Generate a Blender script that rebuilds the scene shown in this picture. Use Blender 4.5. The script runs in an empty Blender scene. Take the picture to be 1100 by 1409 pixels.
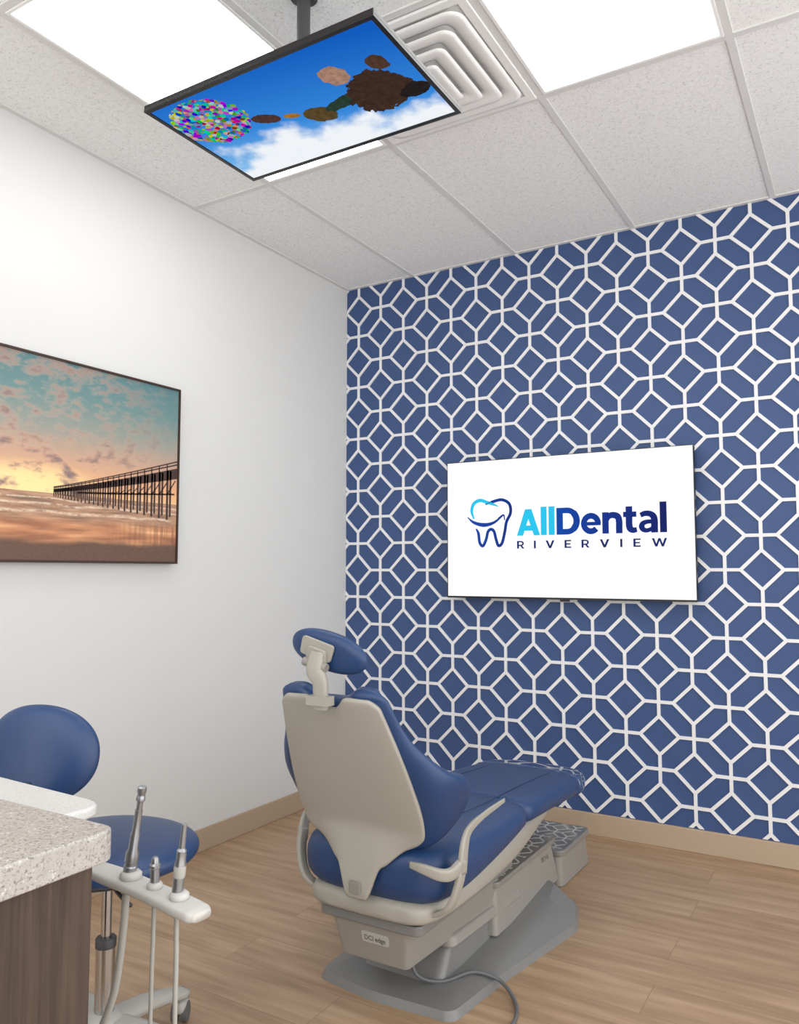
import bpy, bmesh, math, random
from mathutils import Vector, Matrix
random.seed(4)
scene = bpy.context.scene
try:
    scene.view_settings.view_transform = 'Standard'
    scene.view_settings.look = 'None'
except Exception:
    pass
COL = scene.collection
WL = {}   # world locations

# ------------------------------------------------------------------ materials
def lin(c):
    r = []
    for v in c[:3]:
        v = v / 255.0
        r.append(v / 12.92 if v <= 0.04045 else ((v + 0.055) / 1.055) ** 2.4)
    return (r[0], r[1], r[2], 1.0)

class NT:
    def __init__(self, name):
        self.mat = bpy.data.materials.new(name)
        self.mat.use_nodes = True
        self.t = self.mat.node_tree
        self.t.nodes.clear()
        self.out = self.t.nodes.new('ShaderNodeOutputMaterial')
    def n(self, typ, **kw):
        nd = self.t.nodes.new(typ)
        for k, v in kw.items():
            setattr(nd, k, v)
        return nd
    def put(self, sock, v):
        if v is None: return
        if isinstance(v, bpy.types.NodeSocket):
            self.t.links.new(v, sock)
        else:
            sock.default_value = v
    def m(self, op, a, b=None, c=None, clamp=False):
        nd = self.n('ShaderNodeMath', operation=op, use_clamp=clamp)
        self.put(nd.inputs[0], a); self.put(nd.inputs[1], b); self.put(nd.inputs[2], c)
        return nd.outputs[0]
    def ss(self, x, e0, e1):
        nd = self.n('ShaderNodeMapRange', interpolation_type='SMOOTHSTEP')
        self.put(nd.inputs['Value'], x)
        nd.inputs['From Min'].default_value = e0; nd.inputs['From Max'].default_value = e1
        return nd.outputs[0]
    def mix(self, f, a, b, blend='MIX'):
        nd = self.n('ShaderNodeMix', data_type='RGBA', blend_type=blend)
        self.put(nd.inputs[0], f); self.put(nd.inputs[6], a); self.put(nd.inputs[7], b)
        return nd.outputs[2]
    def coord(self, kind='Object'):
        if kind == 'World':
            return self.n('ShaderNodeNewGeometry').outputs['Position']
        return self.n('ShaderNodeTexCoord').outputs[kind]
    def map(self, v, scale=(1, 1, 1), loc=(0, 0, 0), rot=(0, 0, 0)):
        nd = self.n('ShaderNodeMapping')
        self.put(nd.inputs[0], v)
        nd.inputs['Location'].default_value = loc
        nd.inputs['Rotation'].default_value = rot
        nd.inputs['Scale'].default_value = scale
        return nd.outputs[0]
    def noise(self, v, scale=5, detail=3, rough=0.5):
        nd = self.n('ShaderNodeTexNoise')
        self.put(nd.inputs['Vector'], v)
        nd.inputs['Scale'].default_value = scale
        nd.inputs['Detail'].default_value = detail
        nd.inputs['Roughness'].default_value = rough
        return nd.outputs[0]
    def ramp(self, f, stops):
        nd = self.n('ShaderNodeValToRGB')
        e = nd.color_ramp.elements
        while len(e) < len(stops): e.new(0.5)
        for i, (p, c) in enumerate(stops):
            e[i].position = p; e[i].color = lin(c)
        self.put(nd.inputs[0], f)
        return nd.outputs[0]
    def xyz(self, v):
        nd = self.n('ShaderNodeSeparateXYZ'); self.put(nd.inputs[0], v)
        return nd.outputs
    def bump(self, h, strength=0.2, dist=0.01):
        nd = self.n('ShaderNodeBump')
        nd.inputs['Strength'].default_value = strength
        nd.inputs['Distance'].default_value = dist
        self.put(nd.inputs['Height'], h)
        return nd.outputs[0]
    def bsdf(self, col, rough=0.5, metal=0.0, normal=None, coat=0.0, ior=1.5):
        b = self.n('ShaderNodeBsdfPrincipled')
        self.put(b.inputs['Base Color'], col)
        self.put(b.inputs['Roughness'], rough)
        b.inputs['Metallic'].default_value = metal
        b.inputs['IOR'].default_value = ior
        if coat:
            b.inputs['Coat Weight'].default_value = coat
            b.inputs['Coat Roughness'].default_value = 0.03
        if normal is not None: self.put(b.inputs['Normal'], normal)
        self.t.links.new(b.outputs[0], self.out.inputs[0])
        return self.mat
    def emit(self, col, s=1.0):
        b = self.n('ShaderNodeEmission')
        self.put(b.inputs[0], col); b.inputs[1].default_value = s
        self.t.links.new(b.outputs[0], self.out.inputs[0])
        return self.mat

def simple(name, c, rough=0.5, metal=0.0, nscale=60, bump=0.05, var=0.06, coat=0.0, ior=1.5):
    N = NT(name)
    o = N.coord('Object')
    nz = N.noise(o, nscale, 3)
    c1 = lin(c); c2 = tuple(v * (1 - var) for v in c1[:3]) + (1,)
    col = N.mix(nz, c1, c2)
    nr = N.bump(nz, bump, 0.002) if bump else None
    return N.bsdf(col, rough, metal, nr, coat, ior)

M = {}
M['leather'] = simple('blue_leather', (33, 62, 106), 0.40, nscale=220, bump=0.12, var=0.12)
M['taupe'] = simple('taupe_plastic', (160, 157, 148), 0.38, nscale=30, bump=0.0, var=0.03)
M['taupe_dark'] = simple('taupe_grey_plastic', (140, 137, 131), 0.42, nscale=30, bump=0.0, var=0.04)
M['grey'] = simple('grey_base', (118, 118, 117), 0.3, nscale=30, bump=0.0, var=0.04)
M['lidgrey'] = simple('glossy_grey_cover', (128, 126, 121), 0.12, nscale=30, bump=0.0, var=0.03)
M['paleline'] = simple('pale_line', (196, 194, 189), 0.3, nscale=30, bump=0.0, var=0.03)  # pale tone of the line lattices on the lid tops
M['glossblue'] = simple('glossy_blue_toe_cover', (36, 64, 106), 0.06, nscale=30, bump=0.0, var=0.05, coat=0.5, ior=1.6)
M['darkgrey'] = simple('dark_grey', (62, 62, 64), 0.5, nscale=30, bump=0.0)
M['black'] = simple('black_plastic', (14, 14, 16), 0.3, nscale=40, bump=0.0)
M['chrome'] = simple('chrome', (200, 200, 202), 0.15, 1.0, bump=0.0, var=0.02)
M['steel'] = simple('satin_steel', (160, 163, 167), 0.3, 0.8, bump=0.0, var=0.02)
M['whiteplastic'] = simple('white_plastic', (194, 193, 189), 0.4, bump=0.0, var=0.03)
M['hose'] = simple('grey_hose', (170, 169, 163), 0.5, bump=0.0, var=0.05)
M['basegrey'] = simple('pale_grey_base', (174, 173, 168), 0.35, 0.0, bump=0.0, var=0.03)
M['greyhose'] = simple('floor_cord', (96, 98, 100), 0.5, bump=0.0, var=0.05)
M['ceilwhite'] = simple('white_metal', (238, 238, 237), 0.5, bump=0.0, var=0.02)
M['grid'] = simple('ceiling_grid_metal', (216, 216, 215), 0.5, bump=0.0, var=0.02)
M['frame'] = simple('picture_frame_dark', (58, 38, 28), 0.5, bump=0.0)
M['rubber'] = simple('rubber', (96, 96, 97), 0.6, bump=0.0)
M['badge'] = simple('badge_silver', (172, 171, 167), 0.4, bump=0.0)
M['ink'] = simple('black_ink', (30, 30, 32), 0.5, bump=0.0)
M['lattice'] = simple('lattice_paint', (226, 227, 229), 0.5, nscale=20, bump=0.0, var=0.02)
M['wallblue'] = simple('blue_wall_paint', (53, 78, 125), 0.55, nscale=90, bump=0.05, var=0.05)
M['wall'] = simple('white_wall_paint', (212, 213, 212), 0.6, nscale=150, bump=0.05, var=0.015)
M['baseboard'] = simple('vinyl_baseboard', (176, 156, 134), 0.5, nscale=10, bump=0.0, var=0.04)

def mat_floor():
    N = NT('oak_plank_floor')
    p = N.coord('World')
    b = N.n('ShaderNodeTexBrick')
    b.offset = 0.37
    N.put(b.inputs['Vector'], p)
    b.inputs['Color1'].default_value = (0.25, 0.25, 0.25, 1)
    b.inputs['Color2'].default_value = (0.85, 0.85, 0.85, 1)
    b.inputs['Mortar'].default_value = (0.0, 0.0, 0.0, 1)
    b.inputs['Scale'].default_value = 1
    b.inputs['Mortar Size'].default_value = 0.0010
    b.inputs['Mortar Smooth'].default_value = 0.3
    b.inputs['Brick Width'].default_value = 1.22
    b.inputs['Row Height'].default_value = 0.178
    pl = b.outputs['Color']
    off = N.n('ShaderNodeVectorMath', operation='MULTIPLY_ADD')
    N.put(off.inputs[0], pl); off.inputs[1].default_value = (7, 3, 5); N.put(off.inputs[2], p)
    g1 = N.noise(N.map(off.outputs[0], (1.1, 11, 1)), 2.2, 5, 0.55)
    g2 = N.noise(N.map(off.outputs[0], (2.5, 70, 1)), 2.0, 4, 0.6)
    f = N.m('ADD', N.m('MULTIPLY', g1, 0.80), N.m('MULTIPLY', g2, 0.25))
    f = N.m('ADD', f, N.m('MULTIPLY', N.m('SUBTRACT', N.xyz(pl)[0], 0.5), 0.12))
    c = N.ramp(f, [(0.28, (132, 106, 81)), (0.5, (160, 132, 104)), (0.75, (182, 155, 126))])
    c = N.mix(b.outputs['Fac'], c, lin((122, 97, 74)))
    return N.bsdf(c, 0.42, 0, N.bump(f, 0.06, 0.002))
M['floor'] = mat_floor()

def mat_ceiling():
    N = NT('acoustic_tile')
    p = N.coord('World')
    a = N.noise(p, 150, 3, 0.7)
    b = N.noise(p, 60, 2, 0.6)
    f = N.m('ADD', N.m('MULTIPLY', a, 0.7), N.m('MULTIPLY', b, 0.3))
    c = N.ramp(f, [(0.35, (188, 189, 189)), (0.44, (229, 230, 230)), (0.6, (240, 241, 241))])
    return N.bsdf(c, 0.85, 0, N.bump(f, 0.2, 0.003))
M['ceiling'] = mat_ceiling()

def mat_quartz():
    N = NT('speckled_quartz')
    p = N.coord('Object')
    base = N.mix(N.noise(p, 60, 4), lin((182, 179, 175)), lin((160, 157, 153)))
    n1 = N.noise(p, 190, 3, 0.65)
    n2 = N.noise(N.map(p, loc=(3, 5, 7)), 280, 2, 0.6)
    n3 = N.noise(N.map(p, loc=(9, 1, 4)), 170, 3, 0.6)
    c = N.mix(N.ss(n1, 0.54, 0.68), base, lin((122, 116, 112)))
    c = N.mix(N.ss(n2, 0.56, 0.70), c, lin((136, 131, 127)))
    c = N.mix(N.ss(n3, 0.58, 0.68), c, lin((200, 198, 195)))
    return N.bsdf(c, 0.25)
M['quartz'] = mat_quartz()

def mat_whitespeck():
    N = NT('white_speckled_surface')
    p = N.coord('Object')
    n = N.noise(p, 260, 2, 0.6)
    c = N.ramp(n, [(0.28, (166, 167, 167)), (0.38, (200, 201, 200)), (0.6, (208, 209, 208))])
    return N.bsdf(c, 0.3)
M['whitespeck'] = mat_whitespeck()

def mat_wood():
    N = NT('dark_wood_laminate')
    p = N.coord('Object')
    g = N.noise(N.map(p, (60, 60, 2.0)), 2.5, 5, 0.6)
    g2 = N.noise(N.map(p, (9, 9, 0.7)), 2.0, 3, 0.5)
    f = N.m('ADD', N.m('MULTIPLY', g, 0.6), N.m('MULTIPLY', g2, 0.4))
    c = N.ramp(f, [(0.35, (46, 35, 28)), (0.5, (64, 50, 40)), (0.68, (82, 65, 53))])
    return N.bsdf(c, 0.6, 0, N.bump(g, 0.1, 0.001))
M['wood'] = mat_wood()

def mat_skyscreen(w, h):
    N = NT('sky_screen')
    o = N.coord('Object'); x, y, z = N.xyz(o)
    X = N.m('ADD', N.m('DIVIDE', x, w), 0.5)
    Y = N.m('SUBTRACT', 0.5, N.m('DIVIDE', y, h))     # 1 = picture top
    sky = N.ramp(N.m('ADD', N.m('MULTIPLY', Y, 0.75), N.m('MULTIPLY', X, 0.25)),
                 [(0.1, (120, 185, 235)), (0.45, (52, 134, 218)), (0.95, (18, 92, 190))])
    nz = N.noise(o, 7, 4, 0.5)
    cf = N.m('ADD', N.m('SUBTRACT', nz, Y), N.m('MULTIPLY', N.m('ABSOLUTE', N.m('SUBTRACT', X, 0.38)), -0.3))
    c = N.mix(N.ss(cf, 0.04, 0.30), sky, lin((240, 244, 248)))
    def ell(cx, cy, rx, ry, wob=0.25, ang=0.0):
        ca, sa = math.cos(ang), math.sin(ang)
        dx = N.m('MULTIPLY', N.m('SUBTRACT', X, cx), 1.65); dy = N.m('SUBTRACT', Y, cy)
        a = N.m('DIVIDE', N.m('ADD', N.m('MULTIPLY', dx, ca), N.m('MULTIPLY', dy, sa)), rx * 1.65)
        b = N.m('DIVIDE', N.m('SUBTRACT', N.m('MULTIPLY', dy, ca), N.m('MULTIPLY', dx, sa)), ry)
        d = N.m('ADD', N.m('MULTIPLY', a, a), N.m('MULTIPLY', b, b))
        d = N.m('ADD', d, N.m('MULTIPLY', N.m('SUBTRACT', N.noise(o, 34, 3), 0.5), wob * 5))
        return N.m('LESS_THAN', d, 1.0)
    v = N.n('ShaderNodeTexVoronoi'); N.put(v.inputs['Vector'], o); v.inputs['Scale'].default_value = 80
    hs = N.n('ShaderNodeHueSaturation'); hs.inputs['Saturation'].default_value = 1.5; hs.inputs['Value'].default_value = 0.62
    N.put(hs.inputs['Color'], v.outputs['Color'])
    ball = N.m('LESS_THAN', v.outputs['Distance'], 0.72)
    c = N.mix(N.m('MULTIPLY', ell(0.15, 0.72, 0.16, 0.25, 0.12), ball), c, hs.outputs[0])
    # plain generic floating shapes in brown, olive and charcoal
    sn = N.noise(o, 60, 3, 0.6)
    for (cx, cy, rx, ry, cc, an) in [(0.35, 0.56, 0.06, 0.05, (96, 66, 60), -0.5), (0.45, 0.50, 0.035, 0.025, (205, 140, 60), -0.4),
                                 (0.55, 0.42, 0.065, 0.08, (110, 88, 52), -0.6), (0.68, 0.46, 0.10, 0.05, (52, 78, 66), 0.2),
                                 (0.82, 0.44, 0.13, 0.20, (78, 56, 46), 0.6), (0.94, 0.34, 0.06, 0.07, (48, 40, 40), 0.2),
                                 (0.73, 0.70, 0.05, 0.10, (206, 160, 136), 0.3), (0.90, 0.68, 0.035, 0.08, (98, 70, 54), 0.5)]:
        c = N.mix(ell(cx, cy, rx, ry, 0.25, an), c, N.mix(sn, lin(cc), lin(tuple(int(q * 0.45) for q in cc))))
    return N.emit(c, 1.0)

def mat_beach():
    N = NT('sunset_beach_print')
    o = N.coord('Object'); x, y, z = N.xyz(o)
    Z = N.m('ADD', N.m('DIVIDE', z, 0.755), 0.5)
    Y = N.m('ADD', N.m('DIVIDE', y, 1.125), 0.5)
    sky = N.ramp(Z, [(0.33, (236, 194, 142)), (0.40, (228, 172, 128)), (0.52, (194, 158, 134)), (0.66, (144, 148, 140)), (0.82, (102, 134, 134)), (1.0, (80, 118, 124))])
    gy = N.m('DIVIDE', N.m('SUBTRACT', Y, 0.38), 0.32); gz = N.m('DIVIDE', N.m('SUBTRACT', Z, 0.36), 0.14)
    gl = N.m('SUBTRACT', 1.0, N.m('ADD', N.m('MULTIPLY', gy, gy), N.m('MULTIPLY', gz, gz)))
    sky = N.mix(N.ss(gl, 0, 1.1), sky, lin((250, 222, 158)))
    warp = N.noise(N.map(o, (1, 2.6, 5)), 2, 3)
    cv = N.map(o, (1, 4.0, 9.0), rot=(0.22, 0, 0))
    n = N.noise(cv, 3.2, 8, 0.58)
    n = N.m('ADD', n, N.m('MULTIPLY', N.m('SUBTRACT', warp, 0.5), 0.5))
    fade = N.m('SUBTRACT', 1.0, N.m('MULTIPLY', N.ss(Y, 0.5, 1.0), 0.75))
    cm = N.ss(n, 0.42, 0.72)
    ccol = N.ramp(n, [(0.46, (220, 184, 156)), (0.56, (192, 148, 128)), (0.66, (148, 122, 114)), (0.80, (108, 98, 102))])
    sky = N.mix(N.m('MULTIPLY', N.m('MULTIPLY', cm, fade), 0.95), sky, ccol)
    # sea with breaking surf bands, then glossy wet sand
    wn = N.noise(N.map(o, (1, 3, 40)), 1.6, 6, 0.62)
    water = N.ramp(wn, [(0.36, (128, 100, 84)), (0.50, (168, 130, 104)), (0.66, (196, 158, 128))])
    wz = N.m('ADD', Z, N.m('MULTIPLY', N.m('SUBTRACT', N.noise(N.map(o, (1, 4, 3)), 1.5, 3), 0.5), 0.03))
    for zc, wd in ((0.308, 0.006), (0.280, 0.009), (0.243, 0.011)):
        band = N.m('SUBTRACT', 1.0, N.ss(N.m('ABSOLUTE', N.m('SUBTRACT', wz, zc)), wd * 0.2, wd))
        band = N.m('MULTIPLY', band, N.ss(N.noise(N.map(o, (1, 14, 40)), 1.4, 4, 0.7), 0.35, 0.60))
        water = N.mix(N.m('MULTIPLY', band, 0.8), water, lin((228, 206, 182)))
    wet = N.ramp(N.m('ADD', N.m('MULTIPLY', N.noise(N.map(o, (1, 2.5, 26)), 1.6, 3, 0.4), 0.7), N.m('MULTIPLY', Z, 0.8)), [(0.38, (156, 104, 76)), (0.52, (204, 144, 104)), (0.64, (234, 184, 138))])
    # reflection of the pier piles as darker upright streaks on the wet sand
    rf = N.m('MULTIPLY', N.ss(N.noise(N.map(o, (1, 40, 2)), 1.5, 2), 0.45, 0.6), N.ss(Y, 0.6, 0.95))
    wet = N.mix(N.m('MULTIPLY', rf, 0.5), wet, lin((112, 76, 58)))
    water = N.mix(N.ss(wz, 0.18, 0.23), wet, water)
    sn = N.noise(N.map(o, (1, 1, 2)), 60, 4, 0.6)
    sand = N.mix(sn, lin((84, 62, 52)), lin((118, 90, 74)))
    edge = N.m('ADD', Z, N.m('MULTIPLY', N.m('SUBTRACT', N.noise(N.map(o, (1, 5, 1)), 1, 2), 0.5), 0.05))
    c = N.mix(N.ss(edge, 0.085, 0.125), sand, water)
    c = N.mix(N.m('GREATER_THAN', Z, 0.335), c, sky)
    return N.bsdf(c, 0.6)

# ------------------------------------------------------------------ geometry
def g_box(x0, x1, y0, y1, z0, z1):
    v = [(x0, y0, z0), (x1, y0, z0), (x1, y1, z0), (x0, y1, z0), (x0, y0, z1), (x1, y0, z1), (x1, y1, z1), (x0, y1, z1)]
    f = [(0, 3, 2, 1), (4, 5, 6, 7), (0, 1, 5, 4), (1, 2, 6, 5), (2, 3, 7, 6), (3, 0, 4, 7)]
    return [Vector(a) for a in v], f

def g_prism(outline, z0, z1, fn=None):
    n = len(outline)
    v = [Vector((a, b, z0)) for a, b in outline] + [Vector((a, b, z1)) for a, b in outline]
    f = [tuple(reversed(range(n))), tuple(range(n, 2 * n))]
    for i in range(n):
        j = (i + 1) % n
        f.append((i, j, n + j, n + i))
    if fn: v = [fn(p) for p in v]
    return v, f

def g_ring(x0, x1, y0, y1, wd, z0, z1, fn=None):
    o = [(x0, y0), (x1, y0), (x1, y1), (x0, y1)]
    i = [(x0 + wd, y0 + wd), (x1 - wd, y0 + wd), (x1 - wd, y1 - wd), (x0 + wd, y1 - wd)]
    v = [Vector((a, b, z)) for z in (z0, z1) for a, b in o + i]
    f = []
    for k in range(4):
        j = (k + 1) % 4
        f.append((k, 4 + k, 4 + j, j))
        f.append((8 + k, 8 + j, 12 + j, 12 + k))
        f.append((k, j, 8 + j, 8 + k))
        f.append((4 + j, 4 + k, 12 + k, 12 + j))
    if fn: v = [fn(p) for p in v]
    return v, f

def catmull(pts, n=8):
    P = [Vector(p) for p in pts]
    if len(P) < 3: return P
    P = [2 * P[0] - P[1]] + P + [2 * P[-1] - P[-2]]
    out = []
    for i in range(1, len(P) - 2):
        a, b, c, d = P[i - 1:i + 3]
        for k in range(n):
            t = k / n
            out.append(0.5 * ((2 * b) + (c - a) * t + (2 * a - 5 * b + 4 * c - d) * t * t + (3 * b - a - 3 * c + d) * t ** 3))
    out.append(P[-2].copy())
    return out

def sp(v, e): return math.copysign(abs(v) ** e, v)

def g_tube(pts, r, seg=12, n=8, smooth=True, rx=None, up=None, e=1.0):
    if isinstance(r, (int, float)): r = [r] * len(pts)
    if smooth and len(pts) > 2:
        path = catmull(pts, n)
        rr = []
        for i in range(len(pts) - 1):
            for k in range(n): rr.append(r[i] + (r[i + 1] - r[i]) * k / n)
        rr.append(r[-1])
    else:
        path = [Vector(p) for p in pts]; rr = list(r)
    V, F = [], []
    prev = None
    for i, p in enumerate(path):
        t = (path[min(i + 1, len(path) - 1)] - path[max(i - 1, 0)]).normalized()
        if prev is None:
            a = Vector(up) if up else (Vector((0, 0, 1)) if abs(t.z) < 0.9 else Vector((1, 0, 0)))
        else: a = prev
        a = (a - t * a.dot(t)).normalized(); prev = a
        b = t.cross(a)
        sa, sb = rx if rx else (1, 1)
        for k in range(seg):
            w = 2 * math.pi * (k + 0.5) / seg
            V.append(p + (a * sp(math.cos(w), e) * sa + b * sp(math.sin(w), e) * sb) * rr[i])
    for i in range(len(path) - 1):
        for k in range(seg):
            k2 = (k + 1) % seg
            F.append((i * seg + k, i * seg + k2, (i + 1) * seg + k2, (i + 1) * seg + k))
    F.append(tuple(reversed(range(seg))))
    F.append(tuple(range((len(path) - 1) * seg, len(path) * seg)))
    return V, F

def g_lathe(profile, mat4=None, seg=28):
    V, F = [], []
    for r, z in profile:
        for k in range(seg):
            w = 2 * math.pi * k / seg
            V.append(Vector((r * math.cos(w), r * math.sin(w), z)))
    for i in range(len(profile) - 1):
        for k in range(seg):
            k2 = (k + 1) % seg
            F.append((i * seg + k, i * seg + k2, (i + 1) * seg + k2, (i + 1) * seg + k))
    F.append(tuple(reversed(range(seg))))
    F.append(tuple(range((len(profile) - 1) * seg, len(profile) * seg)))
    if mat4: V = [mat4 @ v for v in V]
    return V, F

def g_super(rx, ry, rz, e1=0.5, e2=0.8, mat4=None, nu=32, nv=16):
    V, F = [], []
    for j in range(nv + 1):
        ph = -math.pi / 2 + math.pi * j / nv
        for i in range(nu):
            th = 2 * math.pi * i / nu
            V.append(Vector((rx * sp(math.cos(ph), e1) * sp(math.cos(th), e2), ry * sp(math.cos(ph), e1) * sp(math.sin(th), e2), rz * sp(math.sin(ph), e1))))
    for j in range(nv):
        for i in range(nu):
            k = (i + 1) % nu
            F.append((j * nu + i, j * nu + k, (j + 1) * nu + k, (j + 1) * nu + i))
    if mat4: V = [mat4 @ v for v in V]
    return V, F

def g_pad(rx, ry, rz, mat4=None, rim=0.35, n=2.3, seg=40, rings=9):
    V, F = [], []
    prof = []
    for j in range(rings * 2 + 1):
        a = -math.pi / 2 + math.pi * j / (rings * 2)
        prof.append((1 - rim + rim * math.cos(a), math.sin(a)))
    prof = [(0.0, -1.06), (0.35, -1.05)] + prof + [(0.35, 1.05), (0.0, 1.06)]
    for (s, yy) in prof:
        for k in range(seg):
            w = 2 * math.pi * k / seg
            V.append(Vector((rx * s * sp(math.cos(w), 2 / n), ry * yy, rz * s * sp(math.sin(w), 2 / n))))
    for i in range(len(prof) - 1):
        for k in range(seg):
            k2 = (k + 1) % seg
            F.append((i * seg + k, i * seg + k2, (i + 1) * seg + k2, (i + 1) * seg + k))
    if mat4: V = [mat4 @ v for v in V]
    return V, F

def g_loft(secs, seg=32, e=0.45):
    V, F = [], []
    for (y, cx, hw, zt, zb) in secs:
        zc, hh = (zt + zb) / 2, (zt - zb) / 2
        for k in range(seg):
            w = 2 * math.pi * k / seg
            V.append(Vector((cx + hw * sp(math.cos(w), e), y, zc + hh * sp(math.sin(w), e + 0.15))))
    for i in range(len(secs) - 1):
        for k in range(seg):
            k2 = (k + 1) % seg
            F.append((i * seg + k, (i + 1) * seg + k, (i + 1) * seg + k2, i * seg + k2))
    F.append(tuple(range(seg)))
    F.append(tuple(reversed(range((len(secs) - 1) * seg, len(secs) * seg))))
    return V, F

def g_grid(fn, nu, nv):
    V, F = [], []
    for j in range(nv + 1):
        for i in range(nu + 1):
            V.append(fn(-1 + 2 * i / nu, j / nv))
    for j in range(nv):
        for i in range(nu):
            a = j * (nu + 1) + i
            F.append((a, a + 1, a + nu + 2, a + nu + 1))
    return V, F

def g_ribbon(pts, widths, y, th=0.001, n=10, smooth=True):
    if isinstance(widths, (int, float)): widths = [widths] * len(pts)
    P = [Vector((a, 0, b)) for a, b in pts]
    if smooth and len(P) > 2:
        path = catmull(P, n)
        ww = []
        for i in range(len(pts) - 1):
            for k in range(n): ww.append(widths[i] + (widths[i + 1] - widths[i]) * k / n)
        ww.append(widths[-1])
    else:
        path = P; ww = widths
    V, F = [], []
    for i, p in enumerate(path):
        t = (path[min(i + 1, len(path) - 1)] - path[max(i - 1, 0)]).normalized()
        nrm = Vector((-t.z, 0, t.x)) * ww[i] / 2
        for q in (p - nrm, p + nrm):
            V.append(Vector((q.x, y - th, q.z)))
    for i in range(len(path) - 1):
        F.append((2 * i, 2 * i + 2, 2 * i + 3, 2 * i + 1))
    return V, F

def g_text(s, width, height, x, y, z, spacing=1.0, bold=0.0, depth=0.0008, fn=None):
    c = bpy.data.curves.new('tmp', 'FONT'); c.body = s; c.size = 1; c.space_character = spacing
    c.offset = bold; c.extrude = 0.0; c.resolution_u = 6
    o = bpy.data.objects.new('tmp', c); COL.objects.link(o)
    dg = bpy.context.evaluated_depsgraph_get(); dg.update()
    me = bpy.data.meshes.new_from_object(o.evaluated_get(dg))
    vs = [v.co.copy() for v in me.vertices]; fs = [tuple(p.vertices) for p in me.polygons]
    bpy.data.objects.remove(o); bpy.data.curves.remove(c); bpy.data.meshes.remove(me)
    x0 = min(v.x for v in vs); x1 = max(v.x for v in vs); y0 = 0.0; y1 = max(v.y for v in vs)
    sx = width / (x1 - x0); sy = height / (y1 - y0)
    V = []
    for v in vs:
        a, b = (v.x - x0) * sx, (v.y - y0) * sy
        V.append(fn(a, b) if fn else Vector((x + a, y - depth, z + b)))
    return V, fs

def inset(poly, d):
    n = len(poly); out = []
    for i in range(n):
        p0, p1, p2 = Vector(poly[i - 1]), Vector(poly[i]), Vector(poly[(i + 1) % n])
        e1 = (p1 - p0).normalized(); e2 = (p2 - p1).normalized()
        n1 = Vector((-e1.y, e1.x)); n2 = Vector((-e2.y, e2.x))
        b = (n1 + n2); b = b / (1 + n1.dot(n2))
        out.append(p1 + b * d)
    return out

def g_lattice(u0, u1, v0, v1, P, L, hw, th, ou, ov, fn):
    """interlocking octagon lattice in a (u,v) rectangle; fn(u,v,h) -> world"""
    S_ = P - L
    bm = bmesh.new()
    def cell(poly):
        area = sum(poly[i - 1][0] * poly[i][1] - poly[i][0] * poly[i - 1][1] for i in range(len(poly)))
        if area < 0: poly = list(reversed(poly))
        n = len(poly); inn = inset(poly, hw)
        def V3(p, h): return bm.verts.new((p[0], p[1], h))
        o = [V3(p, th) for p in poly]; a = [V3(p, th) for p in inn]; b = [V3(p, 0.0001) for p in inn]
        for i in range(n):
            j = (i + 1) % n
            bm.faces.new((o[i], o[j], a[j], a[i]))
            bm.faces.new((a[i], a[j], b[j], b[i]))
    for i in range(-2, int((u1 - u0) / P) + 3):
        for j in range(-2, int((v1 - v0) / P) + 3):
            cx, cz = ou + i * P, ov + j * P
            T = lambda pts: [(cx + p, cz + q) for p, q in pts]
            if (i + j) % 2 == 0:
                cell(T([(0, 0), (L, 0), (P, S_), (P, P), (S_, P), (0, L)]))
                cell(T([(0, 0), (L, 0), (P, -S_), (P, -P), (S_, -P), (0, -L)]))
            else:
                cell(T([(S_, 0), (0, S_), (-S_, 0), (0, -S_)]))
    for co_, no_ in (((u0, 0, 0), (-1, 0, 0)), ((u1, 0, 0), (1, 0, 0)), ((0, v0, 0), (0, -1, 0)), ((0, v1, 0), (0, 1, 0))):
        bmesh.ops.bisect_plane(bm, geom=bm.verts[:] + bm.edges[:] + bm.faces[:], plane_co=co_, plane_no=no_, clear_outer=True)
    bmesh.ops.remove_doubles(bm, verts=bm.verts[:], dist=0.00005)
    bm.verts.index_update()
    LV = [fn(v.co.x, v.co.y, v.co.z) for v in bm.verts]
    LF = [tuple(v.index for v in f.verts) for f in bm.faces]
    bm.free()
    return LV, LF

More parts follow.
